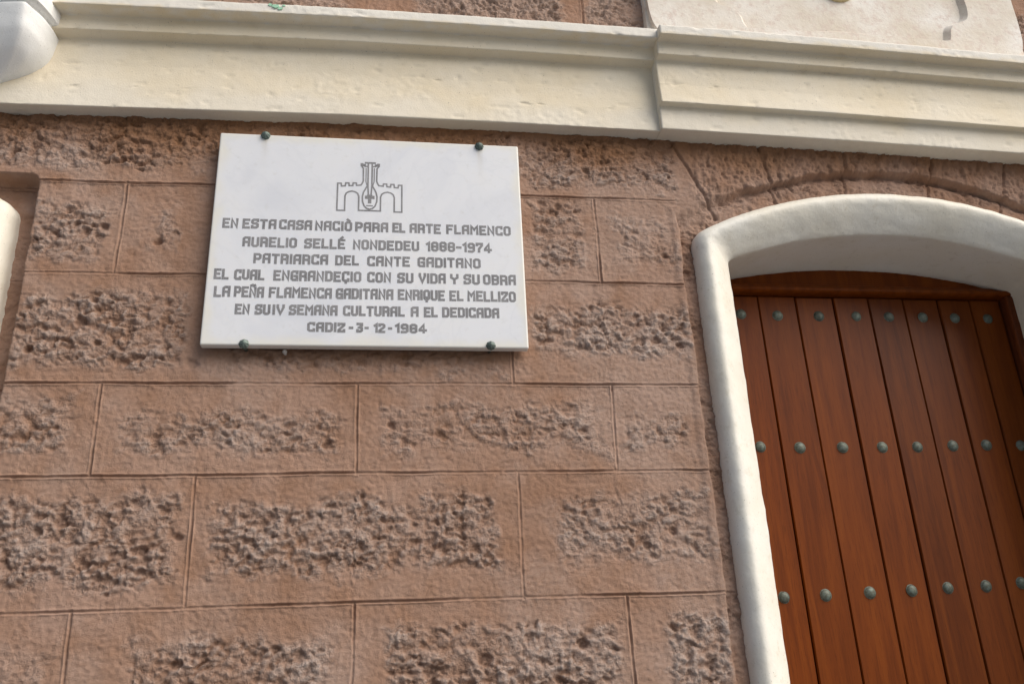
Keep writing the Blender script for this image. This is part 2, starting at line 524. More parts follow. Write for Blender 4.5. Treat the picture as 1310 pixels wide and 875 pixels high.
    j = np.where((anyring > .5) & (np.abs(z % 0.25) > 9), 9.0, j)
    groove = sstep(0.0026, 0.0008, j); lip = sstep(0.0066, 0.0042, j) * (1 - sstep(0.0040, 0.0026, j))
    h += strength * (-0.0037 * groove + 0.0017 * lip) * (1 - .4 * anyring)
    h -= 0.006 * sstep(0.0052, 0.0012, jvs)
    dh = np.clip(hood - z, 0, 1)
    h -= (0.014 + 0.014 * sstep(.74, .92, x) * np.exp(-(dh / 0.015) ** 2) * (np.abs(x - XC) < .56)) * ring + 0.050 * ringl
    # raised arris of the quoin
    h += 0.003 * sstep(0.018, 0.004, np.abs(np.abs(x - XC) - 0.565)) * (z < 2.74) * (1 - ring) * (np.abs(x - XC) < .6)
    # neighbouring doorway: a plastered niche behind its own surround
    nich = (np.abs(xl - XC) < 0.49) & (z < arch_z(np.clip(xl - XC, -.5, .5), 0.50, 2.62, 2.74))
    h = np.where(nich, -0.24, h)
    V = np.stack([x, -h, z], -1)
    F = grid_faces(*sh)
    # opening for the door
    cut = (np.abs(x - XC) < 0.50) & (z < arch_z(np.clip(x - XC, -.5, .5), 0.50, 2.62, 2.74))
    F = F[~cut[F].all(1)]
    # body behind the face
    n0 = len(V)
    x0, x1, z1 = X[0], X[-1], Z[-1]
    B = np.array([(x0, 0.006, 0), (x1, 0.006, 0), (x1, 0.006, z1), (x0, 0.006, z1), (x0, .45, 0), (x1, .45, 0), (x1, .45, z1), (x0, .45, z1)])
    FB = np.array([(4, 7, 6, 5), (3, 2, 6, 7), (0, 3, 7, 4), (1, 5, 6, 2)]) + n0
    me = mesh_np('stone_wall', np.concatenate([V, B]), np.concatenate([F, FB]))
    worn = np.clip(0.85 * np.clip(rr, 0, 1) * sstep(-0.004, 0.007, h + 0.002) + 0.3 * sstep(0.0, 0.5, fbm(x * 5, z * 5, 141, 4) + .35 * sstep(.1, .7, x)), 0, 1) * sstep(3.0, 2.75, z + 0.05 * wob)
    worn = np.where(z > 3.1, .6 * np.clip(rr, 0, 1), worn)
    stain_shade = np.clip(sstep(2.80, 2.93, z + 0.07 * fbm(x * 5, z * 2, 151, 4)) * .75 * (z < 3.1) + .6 * sstep(2.30, 2.345, z) * sstep(2.37, 2.35, z) * sstep(-.42, -.3, x) * sstep(.36, .25, x), 0, 1)  # stain mixed with painted warm shade under the cornice; painted shade below the plaque
    for nm, arr in (('worn', worn), ('stain_shade', stain_shade), ('relief', np.clip(rr * .9 + ringr * .7 + vous * .4 + .08, 0, 1))):
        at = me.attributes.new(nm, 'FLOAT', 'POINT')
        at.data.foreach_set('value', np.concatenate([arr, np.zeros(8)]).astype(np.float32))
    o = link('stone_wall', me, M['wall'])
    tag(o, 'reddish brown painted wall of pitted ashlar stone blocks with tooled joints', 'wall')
wall()

# ------------------------------------------------------------------ cornice
def sag(x):
    return np.interp(x, [-2.5, -0.88, -0.1, 0.3, 0.74, 1.2, 1.7, 2.6], [-0.02, -0.010, 0.003, 0.002, -0.004, -0.014, -0.030, -0.045])

def moulding(name, prof, x0, x1, parent, seed, cap0=False, cap1=False):
    P = round_poly(prof, 0.0026, 0.005)
    xs = np.arange(x0, x1 + 1e-6, 0.005)
    ni, nj = len(xs), len(P)
    G = np.zeros((ni, nj, 3))
    G[:, :, 0] = xs[:, None]; G[:, :, 1] = P[None, :, 0]; G[:, :, 2] = P[None, :, 1] + sag(xs)[:, None]
    N = grid_normals(G)
    # arc length along the profile drives the noise, so every face gets its own lumps
    s = np.concatenate([[0], np.cumsum(np.linalg.norm(np.diff(P, axis=0), axis=1))])
    U = np.repeat(xs[:, None], nj, 1); Sg = np.repeat(s[None, :], ni, 0)
    d = 0.0018 * fbm(U * 4, Sg * 8, seed, 3) + 0.0006 * fbm(U * 40, Sg * 40, seed + 5, 3)
    lumpy = sstep(0.05, 0.45, fbm(U * 4, Sg * 9, seed + 9, 2)) * 0.0024 * np.clip(fbm(U * 75, Sg * 75, seed + 13, 2), -.15, 1)
    ch = sstep(0.38, 0.55, fbm(U * 20, Sg * 60, seed + 19, 3)) * 0.002
    G = G + N * (d + lumpy - ch)[..., None] * SIGN
    V = G.reshape(-1, 3); F = grid_faces(ni, nj)
    me = mesh_np(name, V, F)
    zr = P[None, :, 1] + 0 * U
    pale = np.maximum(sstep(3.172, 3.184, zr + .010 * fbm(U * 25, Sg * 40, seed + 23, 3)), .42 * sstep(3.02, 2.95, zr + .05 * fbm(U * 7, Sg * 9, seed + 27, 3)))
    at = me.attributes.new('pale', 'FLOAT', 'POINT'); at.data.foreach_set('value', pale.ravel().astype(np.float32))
    if cap0 or cap1:
        bm = bmesh.new(); bm.from_mesh(me); bm.verts.ensure_lookup_table()
        if cap0:
            bm.faces.new([bm.verts[q] for q in range(nj)])
        if cap1:
            bm.faces.new([bm.verts[(ni - 1) * nj + q] for q in range(nj)][::-1])
        bm.to_mesh(me); bm.free()
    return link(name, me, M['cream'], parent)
SIGN = 1.0
PL = [(0.03, 2.938), (-0.037, 2.938), (-0.0345, 3.0), (-0.030, 3.06), (-0.031, 3.133), (-0.062, 3.137), (-0.064, 3.175), (-0.101, 3.1765), (-0.102, 3.203), (0.03, 3.215)]
PR = [(0.03, 2.937), (-0.051, 2.936), (-0.054, 3.000), (-0.074, 3.001), (-0.068, 3.06), (-0.068, 3.131), (-0.092, 3.134), (-0.093, 3.169), (-0.124, 3.171), (-0.126, 3.197), (0.03, 3.203)]
cor = empty('cornice', (0, 0, 2.94))
tag(cor, 'cream plaster cornice with stepped mouldings running across above the plaque and door', 'cornice')
def under(o, root):
    o.parent = root
    o.matrix_parent_inverse = Matrix.Translation(-Vector(root.location))
for o in (moulding('moulding', PL, -2.6, 0.700, None, 200), moulding('moulding', PR, 0.678, 2.6, None, 300, True, False)):
    under(o, cor)
# patches of old paint on the top fillet
bm = bmesh.new()
rnd = random.Random(4)
for cx, cz, r_ in ((-0.268, 3.196, .0085), (-0.258, 3.190, .005), (-0.281, 3.199, .005), (-0.25, 3.199, .0035)):
    ring_ = []
    for k in range(14):
        a = k / 14 * 2 * math.pi
        q = r_ * rnd.uniform(.6, 1.15)
        ring_.append((cx + q * 1.2 * math.cos(a), cz + q * .8 * math.sin(a)))
    vs = [bm.verts.new((px, -0.1035, pz)) for px, pz in ring_]
    vb = [bm.verts.new((px, -0.098, pz)) for px, pz in ring_]
    bm.faces.new(vs)
    for k in range(14):
        bm.faces.new((vs[k], vs[(k + 1) % 14], vb[(k + 1) % 14], vb[k]))
under(bm_obj('paint_splash', bm, M['paint']), cor)

# ------------------------------------------------------------------ plaster panel above the cornice
def panel():
    root = empty('balcony_base', (1.24, 0, 3.2))
    tag(root, 'off white plaster panel with a raised notched border standing on the cornice', 'panel')
    yb, yf = -0.021, -0.036
    x0, x1, z0, z1 = 0.684, 1.792, 3.165, 4.3
    bm = bmesh.new()
    bm_box(bm, x0, x1, yb, 0.03, z0, z1, 0.004)
    under(bm_obj('back_panel', bm, M['panel']), root)
    # raised border: outer rectangle with a notched, curved inner outline
    half = [(0.0, 3.288), (0.300, 3.283), (0.306, 3.300), (0.312, 3.326), (0.326, 3.344), (0.352, 3.352), (0.366, 3.360), (0.376, 3.376), (0.380, 3.40), (0.380, 4.1)]
    pts = round_poly(half, 0.02, 0.03, 4)
    xc = (x0 + x1) / 2 + .02
    inner = [(xc - a, b) for a, b in pts[::-1]] + [(xc + a, b) for a, b in pts[1:]]
    top = [(x1 - .006, 4.1), (x0 + .006, 4.1)]
    outer = [(x1 - .006, z0 + .003), (x0 + .006, z0 + .003)]
    # split the border into strips between the inner outline and the outer edge
    bm = bmesh.new()
    m = len(inner)
    def proj(p):
        a, b = p
        if b > 3.42:
            return (x0 + .004, b) if a < xc else (x1 - .004, b)
        t = max(0, min(1, (abs(a - xc) - 0.20) / 0.18))
        ex = (x0 + .004 if a < xc else x1 - .004)
        return (a + (ex - a) * t, z0 + .003 + (b - z0) * (max(0, (b - 3.30) / .12) if b > 3.3 else 0))
    fi = []; fo = []; bi = []; bo = []
    for p in inner:
        q = proj(p)
        k = .004 * noise2(np.array([p[0] * 30]), np.array([p[1] * 30]), 3)[0]
        fi.append(bm.verts.new((p[0] + k, yf, p[1] + k))); e = np.array((xc - p[0], 3.50 - p[1])); e = e / np.linalg.norm(e) * .016; bi.append(bm.verts.new((p[0] + k + e[0], yb + .001, p[1] + k + e[1])))
        fo.append(bm.verts.new((q[0], yf, q[1]))); bo.append(bm.verts.new((q[0], yb + .004, q[1])))
    for k in range(m - 1):
        for quad in ((fi[k], fi[k + 1], fo[k + 1], fo[k]), (fi[k], bi[k], bi[k + 1], fi[k + 1]), (fo[k], fo[k + 1], bo[k + 1], bo[k])):
            try:
                bm.faces.new(quad)
            except ValueError:
                pass
    bmesh.ops.remove_doubles(bm, verts=bm.verts, dist=1e-5)
    under(bm_obj('raised_border', bm, M['panel']), root)
    # ornament hanging in the field: only its lower rim shows
    bm = bmesh.new()
    bmesh.ops.create_uvsphere(bm, u_segments=40, v_segments=20, radius=1.0)
    for v in bm.verts:
        a = math.atan2(v.co.z, v.co.x)
        k = 1
        v.co = Vector((xc - .0 + v.co.x * 0.062 * k, yb - .002 + v.co.y * 0.024, 3.484 + v.co.z * 0.075 * k))
    under(bm_obj('ornament', bm, M['ochre'], smooth=True), root)
panel()

# ------------------------------------------------------------------ corbel at the far end of the cornice
def corbel():
    #        z    right contact, ridge x, ridge depth, left depth
    prof = np.array([(2.955, -0.950, -0.955, 0.040, 0.035), (2.972, -0.900, -0.905, 0.044, 0.036), (2.990, -0.864, -0.872, 0.054, 0.040), (3.010, -0.824, -0.846, 0.090, 0.05),
            (3.032, -0.798, -0.828, 0.118, 0.06), (3.065, -0.778, -0.814, 0.140, 0.075), (3.118, -0.770, -0.808, 0.155, 0.09),
            (3.1225, -0.776, -0.814, 0.146, 0.085), (3.131, -0.776, -0.814, 0.146, 0.085), (3.1355, -0.762, -0.800, 0.166, 0.1), (3.160, -0.760, -0.800, 0.175, 0.105),
            (3.20, -0.771, -0.804, 0.180, 0.11), (3.26, -0.782, -0.812, 0.184, 0.11), (3.45, -0.78, -0.81, 0.19, 0.11)])
    zz = np.concatenate([np.linspace(2.955, 3.114, 80), np.unique(np.concatenate([np.linspace(3.118, 3.45, 70), prof[6:, 0]]))])
    xr, xm, dm, dl = [np.interp(zz, prof[:, 0], prof[:, c]) for c in (1, 2, 3, 4)]
    low = zz < 3.116
    def soften(a):
        b = a.copy(); q = a[low]
        for _ in range(60):
            q[1:-1] = .25 * q[:-2] + .5 * q[1:-1] + .25 * q[2:]
        b[low] = q
        return b
    xr, xm, dm, dl = soften(xr), soften(xm), soften(dm), soften(dl)
    ni = len(zz)
    def col_(px, py):
        return np.stack([px, -py, zz], -1)
    keys = [col_(xr, 0 * zz - .02), col_(xr, 0 * zz + .02), col_(xm + .004, dm - .004), col_(xm - .004, dm - .002), col_(xm - 0.20, dl), col_(xm - 0.23, 0 * zz - .02)]
    cols = [keys[0]]
    for a, b, n in zip(keys[:-1], keys[1:], (4, 14, 2, 24, 6)):
        for q in range(1, n + 1):
            t = q / n
            bulge = math.sin(math.pi * t) * (0.010 if n == 14 else 0.014 if n == 24 else 0)
            c = a + (b - a) * t
            c[:, 1] -= bulge * np.clip((zz - 2.96) / .06, 0, 1)
            if n == 14:
                c[:, 0] += bulge * .7 * np.clip((zz - 2.96) / .06, 0, 1)
            cols.append(c)
    G = np.stack(cols, 1)
    N = grid_normals(G)
    G = G + N * (0.0022 * fbm(G[:, :, 0] * 16 + G[:, :, 1] * 16, G[:, :, 2] * 16, 7, 3))[..., None]
    nj = G.shape[1]
    me = mesh_np('corbel', G.reshape(-1, 3), grid_faces(ni, nj))
    bm = bmesh.new(); bm.from_mesh(me); bm.verts.ensure_lookup_table()
    bm.faces.new([bm.verts[q] for q in range(nj)])
    bm.faces.new([bm.verts[(ni - 1) * nj + q] for q in range(nj)])
    bmesh.ops.recalc_face_normals(bm, faces=bm.faces)
    bm.to_mesh(me); bm.free()
    tag(link('corbel', me, M['corbel']), 'white wedge shaped corbel with a groove across its flank at the end of the cornice', 'corbel')
corbel()

# ------------------------------------------------------------------ door surrounds
def smooth_prof(p):
    p = np.array(p); out = []
    for k in range(len(p) - 1):
        p0 = p[max(k - 1, 0)]; p1 = p[k]; p2 = p[k + 1]; p3 = p[min(k + 2, len(p) - 1)]
        m = 3 if k < len(p) - 2 else 10
        for q in range(m):
            t = q / m
            if k >= len(p) - 3 or k < 1:
                out.append(p1 + (p2 - p1) * t)
            else:
                out.append(.5 * (2 * p1 + (p2 - p0) * t + (2 * p0 - 5 * p1 + 4 * p2 - p3) * t * t + (3 * p1 - p0 - 3 * p2 + p3) * t ** 3))
    out.append(p[-1])
    return np.array(out)

def surround_mesh():
    # stations along inside / outside outlines
    st = []
    for z in np.arange(0.0, I_SPR - .02, 0.012):
        f = z / (I_SPR - .02)
        st.append((-IHW, z, -OHW, z * (O_SPR - .03) / (I_SPR - .02)))
    n1 = 14
    for k in range(n1):                                   # the corner
        t = k / (n1 - 1)
        # inside: short quadratic bend, outside likewise
        def bend(hw, spr, cr, r):
            a = np.array((-hw, spr - r)); p = np.array((-hw, spr)); b = np.array((-hw + r, arch_z(-hw + r, hw, spr, cr)))
            return (1 - t) ** 2 * a + 2 * t * (1 - t) * p + t * t * b
        i_ = bend(IHW, I_SPR, I_CR, .02); o_ = bend(OHW, O_SPR, O_CR, .03)
        st.append((i_[0], i_[1], o_[0], o_[1]))
    m = 46
    for k in range(1, m + 1):
        t = k / m
        xi = -(IHW - .02) * (1 - t); xo = -(OHW - .03) * (1 - t)
        st.append((xi, arch_z(xi, IHW, I_SPR, I_CR), xo, arch_z(xo, OHW, O_SPR, O_CR)))
    left = np.array(st)
    right = left[:-1][::-1] * np.array((-1, 1, -1, 1))
    S_ = np.concatenate([left, right])
    prof = smooth_prof([(-0.20, 0.045), (-0.03, 0.040), (0.0, 0.012), (0.05, -0.010), (0.14, -0.022), (0.25, -0.028), (0.36, -0.027), (0.50, -0.020), (0.68, -0.007), (0.86, 0.010), (0.97, 0.022), (1.0, 0.031), (1.0, 0.06), (1.0, 0.30)])
    ni, nj = len(S_), len(prof)
    t = prof[:, 0][None, :]
    G = np.zeros((ni, nj, 3))
    G[:, :, 0] = S_[:, 2][:, None] * (1 - t) + S_[:, 0][:, None] * t
    G[:, :, 1] = prof[:, 1][None, :]
    G[:, :, 2] = S_[:, 3][:, None] * (1 - t) + S_[:, 1][:, None] * t
    # the reveal splays a little towards the door
    dp = np.clip((prof[:, 1] - 0.034) / 0.2, 0, 2)[None, :]
    G[:, :, 0] += np.sign(S_[:, 0])[:, None] * dp * 0.034 * np.clip(np.abs(S_[:, 0]) / IHW, 0, 1)[:, None]
    G[:, :, 2] += dp * 0.022 * np.clip((np.abs(S_[:, 0]) / IHW) ** 2, 0, 1)[:, None] * np.clip((S_[:, 1] - 2.4) / .2, 0, 1)[:, None]
    G[:, :, 2] -= dp * 0.007 * np.clip((S_[:, 1] - 2.4) / .2, 0, 1)[:, None]
    N = grid_normals(G)
    L = np.concatenate([[0], np.cumsum(np.linalg.norm(np.diff(S_[:, :2], axis=0), axis=1))])
    U = np.repeat(L[:, None], nj, 1); T = np.repeat(t, ni, 0) * .09 + np.repeat(prof[:, 1][None, :], ni, 0)
    d = 0.0019 * fbm(U * 4, T * 5, 11, 2) + 0.0016 * fbm(U * 18, T * 20, 15, 3) + 0.0009 * fbm(U * 60, T * 60, 13, 3)
    G = G + N * d[..., None]
    return mesh_np('door_surround', G.reshape(-1, 3), grid_faces(ni, nj))
sm = surround_mesh()
so = link('door_surround', sm, M['white'])
so.location = (XC, 0, 0)
tag(so, 'white plaster surround with an arched top framing the studded wooden door', 'door surround')
so2 = so.copy()
COL.objects.link(so2)
so2.location = (XC + SHIFT - 0.021, 0.016, 0.034)
tag(so2, 'white plaster surround edge with rounded top corner beside the block left of the plaque', 'door surround')

# ------------------------------------------------------------------ wooden door
def dome(bm, c, r, depth, nu=28, nv=7, flute=0.0, nf=8, rim=True):
    """Domed boss that faces -y, seated at c."""
    rows = []
    prof = ([(1.06, 0.0), (1.06, 0.10), (0.98, 0.16)] if rim else [(1.0, 0.0)])
    for k in range(nv):
        a = k / nv * math.pi / 2
        prof.append((0.94 * math.cos(a), 0.16 + 0.84 * math.sin(a)))
    for q, h in prof:
        row = []
        for k in range(nu):
            a = 2 * math.pi * k / nu
            f = 1 + flute * math.cos(nf * a) * (1 if q < 1.0 else 0.6)
            row.append(bm.verts.new((c[0] + r * q * f * math.cos(a), c[1] - depth * h, c[2] + r * q * f * math.sin(a))))
        rows.append(row)
    tip = bm.verts.new((c[0], c[1] - depth * 1.0, c[2]))
    for a, b in zip(rows[:-1], rows[1:]):
        for k in range(nu):
            bm.faces.new((a[k], a[(k + 1) % nu], b[(k + 1) % nu], b[k]))
    for k in range(nu):
        bm.faces.new((rows[-1][k], rows[-1][(k + 1) % nu], tip))
    bm.faces.new(rows[0][::-1])

def door():
    root = empty('wooden_door', (XC, DOOR_Y, 0))
    tag(root, 'reddish brown wooden plank door with rows of round studs under the white arch', 'door')
    Y = DOOR_Y
    ztop = 2.607
    edges = [0.858, 0.992, 1.0995, 1.208, 1.3095, 1.4135, 1.517, 1.6135, 1.705]
    sx = [0.937, 1.043, 1.1565, 1.264, 1.360, 1.462, 1.558, 1.655]
    sz = [2.553, 2.1885, 1.826, 1.46, 1.09, 0.72, 0.35]
    stud0 = None
    for k in range(8):
        x0, x1 = edges[k] + .0013, edges[k + 1] - .0013
        bm = bmesh.new()
        # plank with chamfered long edges, cut into slices so it can bow very slightly
        pr = [(x0, .020), (x0, .004), (x0 + .0024, 0), (x1 - .0024, 0), (x1, .004), (x1, .020)]
        zz = np.linspace(0.02, ztop - random.Random(k).uniform(0, .002), 30)
        rows = [[bm.verts.new((px + .0008 * math.sin(z * 3 + k * 2), Y + py + .0007 * math.sin(z * 2.2 + k * 1.7), z)) for px, py in pr] for z in zz]
        for a, b in zip(rows[:-1], rows[1:]):
            for q in range(5):
                bm.faces.new((a[q], a[q + 1], b[q + 1], b[q]))
            bm.faces.new((a[5], a[0], b[0], b[5]))
        bm.faces.new(rows[0]); bm.faces.new(rows[-1][::-1])
        pl = bm_obj('plank', bm, M['wood'])
        under(pl, root)
        for r_, z in enumerate(sz):
            rn = random.Random(k * 31 + r_)
            if stud0 is None:
                b2 = bmesh.new()
                dome(b2, (0, 0, 0), 0.0140, 0.0086)
                bmesh.ops.recalc_face_normals(b2, faces=b2.faces)
                me = bpy.data.meshes.new('stud'); b2.to_mesh(me); b2.free()
                me.polygons.foreach_set('use_smooth', [True] * len(me.polygons))
                me.materials.append(M['stud'])
                stud0 = bpy.data.objects.new('stud', me)
                s_ = stud0
            else:
                s_ = stud0.copy()
            COL.objects.link(s_)
            s_.parent = pl
            s_.matrix_parent_inverse = Matrix.Identity(4)
            s_.location = (sx[k] + rn.uniform(-.002, .002), Y + .0004, z + rn.uniform(-.002, .002) + (.003 if (r_ == 1 and k > 5) else 0) + (k - 1) * (.0028 if r_ == 2 else 0.0))
            s_.rotation_euler = (rn.uniform(-.06, .06), rn.uniform(0, 6), rn.uniform(-.06, .06))
    bm = bmesh.new(); bm_box(bm, 0.78, 1.78, Y + .018, Y + .045, 0.01, 2.80)
    under(bm_obj('backing_board', bm, M['frame_wood']), root)
    # head of the frame: flat board, then a small moulding above the planks
    bm = bmesh.new(); bm_box(bm, 0.78, 1.78, Y - .012, Y + .03, 2.630, 2.80, .002)
    under(bm_obj('head_board', bm, M['wood']), root)
    bm = bmesh.new()
    pr = round_poly([(Y + .02, 2.612), (Y - .022, 2.612), (Y - .030, 2.616), (Y - .030, 2.624), (Y - .022, 2.629), (Y - .018, 2.637), (Y + .0, 2.640)], .003, .004, 3)
    a = [bm.verts.new((0.78, p[0], p[1])) for p in pr]; b = [bm.verts.new((1.78, p[0], p[1])) for p in pr]
    for q in range(len(pr) - 1):
        bm.faces.new((a[q], a[q + 1], b[q + 1], b[q]))
    under(bm_obj('head_moulding', bm, M['wood']), root)
    for x0, x1 in ((0.78, 0.852), (1.710, 1.775)):
        bm = bmesh.new(); bm_box(bm, x0, x1, Y - .026, Y + .03, 0.0, 2.6125, .004)
        under(bm_obj('frame_post', bm, M['frame_wood']), root)
door()

# ------------------------------------------------------------------ marble plaque
PY = -0.034                      # front face
def plaque():
    root = empty('marble_plaque', (-0.035, 0, 2.345))
    tag(root, 'white marble memorial plaque with grey Spanish lettering and a castle emblem', 'plaque')
    cs = [(-0.3836, 2.8765), (0.3150, 2.8735), (0.3152, 2.3445), (-0.3856, 2.3455)]
    bm = bmesh.new()
    f = [bm.verts.new((a, PY, b)) for a, b in cs]; k = [bm.verts.new((a, -0.012, b)) for a, b in cs]
    bm.faces.new(f); bm.faces.new(k[::-1])
    for q in range(4):
        bm.faces.new((f[q], k[q], k[(q + 1) % 4], f[(q + 1) % 4]))
    bmesh.ops.bevel(bm, geom=list(bm.edges), offset=0.0038, segments=3, profile=0.55, affect='EDGES')
    slab = bm_obj('slab', bm, M['marble'])
    me = slab.data
    bmx = bmesh.new(); bmx.from_mesh(me)
    bmesh.ops.subdivide_edges(bmx, edges=[e for e in bmx.edges if e.calc_length() > .1], cuts=110, use_grid_fill=True)
    bmx.to_mesh(me); bmx.free()
    P_ = np.array([v.co[:] for v in me.vertices])
    dist = np.minimum(np.minimum(P_[:, 0] + .3846, .3151 - P_[:, 0]), np.minimum(P_[:, 2] - 2.345, 2.875 - P_[:, 2])) + .016 * fbm(P_[:, 0] * 14, P_[:, 2] * 14, 5, 3)
    e_ = .75 * sstep(.028, .0, dist)
    dr = np.zeros(len(P_))
    for qx, qz, qk in ((-.2811, 2.868, .8), (.2199, 2.863, 1.0), (.2306, 2.352, .4), (-.2951, 2.352, .4)):
        ln = np.clip(qz - P_[:, 2], -.006, 1)
        dr = np.maximum(dr, qk * np.exp(-((P_[:, 0] - qx + .003 * noise2(P_[:, 2] * 60, P_[:, 0] * 20, 2)) / (.005 + .05 * np.abs(ln))) ** 2) * np.exp(-np.abs(ln) / .028) * sstep(-.006, .003, ln))
    at2 = me.attributes.new('drip', 'FLOAT', 'POINT'); at2.data.foreach_set('value', (.8 * dr).astype(np.float32))
    at = me.attributes.new('edge', 'FLOAT', 'POINT'); at.data.foreach_set('value', e_.astype(np.float32))
    under(slab, root)
    # ------- lettering: squared capitals with clipped corners
    c = .75
    O = [(c, 0), (0, c), (0, 6 - c), (c, 6), (3 - c, 6), (3, 6 - c), (3, c), (3 - c, 0), (c, 0)]
    GL = {
        'A': (3, [[(0, 0), (0, 6 - c), (c, 6), (3, 6), (3, 0)], [(0, 2.7), (3, 2.7)]]),
        'B': (3, [[(0, 0), (0, 6), (3 - c, 6), (3, 6 - c), (3, 3.8), (2.4, 3.1), (3, 2.4), (3, c), (3 - c, 0), (0, 0)], [(0, 3.1), (2.4, 3.1)]]),
        'C': (3, [[(3, 4.9), (3, 6), (c, 6), (0, 6 - c), (0, c), (c, 0), (3, 0), (3, 1.1)]]),
        'D': (3, [[(0, 0), (0, 6), (3 - c, 6), (3, 6 - c), (3, c), (3 - c, 0), (0, 0)]]),
        'E': (2.9, [[(2.9, 6), (0, 6), (0, 0), (2.9, 0)], [(0, 3.1), (2.3, 3.1)]]),
        'F': (2.9, [[(2.9, 6), (0, 6), (0, 0)], [(0, 3.1), (2.3, 3.1)]]),
        'G': (3, [[(3, 4.9), (3, 6), (c, 6), (0, 6 - c), (0, c), (c, 0), (3, 0), (3, 2.8), (1.6, 2.8)]]),
        'I': (0.01, [[(0, 0), (0, 6)]]),
        'L': (2.7, [[(0, 6), (0, 0), (2.7, 0)]]),
        'M': (3.6, [[(0, 0), (0, 6), (1.8, 3.2), (3.6, 6), (3.6, 0)]]),
        'N': (3, [[(0, 0), (0, 6), (3, 0), (3, 6)]]),
        'O': (3, [O]),
        'P': (3, [[(0, 0), (0, 6), (3 - c, 6), (3, 6 - c), (3, 3.3), (3 - c, 2.6)], [(3 - c, 2.6), (0.4, 2.6)]]),
        'Q': (3, [O, [(1.5, 1.2), (1.5, -1.4)]]),
        'R': (3, [[(0, 0), (0, 6), (3 - c, 6), (3, 6 - c), (3, 3.5), (3 - c, 2.8)], [(3 - c, 2.8), (0.4, 2.8)], [(2.0, 2.8), (3, 2.0), (3, 0)]]),
        'S': (3, [[(3, 5.0), (3, 6), (c, 6), (0, 6 - c), (0, 3.8), (c, 3.1), (3 - c, 3.1), (3, 2.4), (3, c), (3 - c, 0), (0, 0), (0, 1.0)]]),
        'T': (3, [[(0, 6), (3, 6)], [(1.5, 6), (1.5, 0)]]),
        'U': (3, [[(0, 6), (0, c), (c, 0), (3 - c, 0), (3, c), (3, 6)]]),
        'V': (3, [[(0, 6), (0, 4.6), (1.5, 0), (3, 4.6), (3, 6)]]),
        'Y': (3, [[(0, 6), (0, 4.0), (1.5, 2.8), (3, 4.0), (3, 6)], [(1.5, 2.8), (1.5, 0)]]),
        'Z': (3, [[(0, 5.0), (0, 6), (3, 6), (3, 5), (0, 1), (0, 0), (3, 0), (3, 1.0)]]),
        '1': (1.2, [[(0, 4.9), (1.2, 6), (1.2, 0)]]),
        '2': (3, [[(0, 5), (0, 6), (3 - c, 6), (3, 6 - c), (3, 4), (0, 1), (0, 0), (3, 0)]]),
        '3': (3, [[(0, 6), (3, 6), (3, 4.6), (1.4, 3.3), (3, 2.6), (3, c), (3 - c, 0), (0, 0), (0, 1)]]),
        '4': (3, [[(2.2, 0), (2.2, 6), (0, 2.2), (0, 1.5)], [(0, 1.5), (3.4, 1.5)]]),
        '7': (3, [[(0, 5), (0, 6), (3, 6), (3, 4.8), (1.2, 2), (1.2, 0)]]),
        '8': (3, [[(c, 3.1), (0, 2.4), (0, c), (c, 0), (3 - c, 0), (3, c), (3, 2.4), (3 - c, 3.1), (3, 3.8), (3, 6 - c), (3 - c, 6), (c, 6), (0, 6 - c), (0, 3.8), (c, 3.1)][1:], [(c, 3.1), (3 - c, 3.1)]]),
        '9': (3, [[(c, 3.0), (0, 3.7), (0, 6 - c), (c, 6), (3 - c, 6), (3, 6 - c), (3, c), (3 - c, 0), (0, 0)], [(c, 3.0), (2.6, 3.0)]]),
        '-': (2, [[(0, 2.8), (2, 2.8)]]),
    }
    GL['Ò'] = (3, GL['O'][1] + [[(1.0, 8.2), (2.0, 7.2)]])
    GL['É'] = (2.9, GL['E'][1] + [[(1.0, 7.2), (1.9, 8.2)]])
    GL['Ç'] = (3, GL['C'][1] + [[(1.6, 0), (1.6, -1.5)]])
    GL['Ñ'] = (3, GL['N'][1] + [[(0.4, 7.6), (1.2, 8.0), (1.8, 7.4), (2.6, 7.8)]])
    level = [0]

    def stroke(bm, pts, hw):
        """A mitred strip with thickness; each strip has its own height so no two faces coincide."""
        level[0] = (level[0] + 1) % 9
        y1 = PY - 0.00018 - 0.00003 * level[0]; y0 = PY + 0.0006
        pts = [np.array(p, float) for p in pts]
        closed = np.linalg.norm(pts[0] - pts[-1]) < 1e-9
        if closed:
            pts = pts[:-1]
        n = len(pts); Lr = []
        for i in range(n):
            if closed:
                a, b = pts[i - 1], pts[(i + 1) % n]
            else:
                a = pts[i - 1] if i else None; b = pts[i + 1] if i < n - 1 else None
            p = pts[i]
            d1 = None if a is None else (p - a) / np.linalg.norm(p - a)
            d2 = None if b is None else (b - p) / np.linalg.norm(b - p)
            if d1 is None: d1 = d2; p = p - d2 * hw * .9
            elif d2 is None: d2 = d1; p = p + d1 * hw * .9
            n1 = np.array((-d1[1], d1[0])); n2 = np.array((-d2[1], d2[0]))
            m = n1 + n2; m = m / max(np.linalg.norm(m), 1e-6)
            sc = min(1 / max(np.dot(m, n1), .35), 1.9)
            Lr.append((p + m * hw * sc, p - m * hw * sc))
        A = [bm.verts.new((l[0], y1, l[1])) for l, r in Lr]; B = [bm.verts.new((r[0], y1, r[1])) for l, r in Lr]
        A0 = [bm.verts.new((l[0], y0, l[1])) for l, r in Lr]; B0 = [bm.verts.new((r[0], y0, r[1])) for l, r in Lr]
        rng = range(n) if closed else range(n - 1)
        for i in rng:
            j = (i + 1) % n
            bm.faces.new((A[i], A[j], B[j], B[i])); bm.faces.new((A[i], A0[i], A0[j], A[j])); bm.faces.new((B[i], B[j], B0[j], B0[i]))
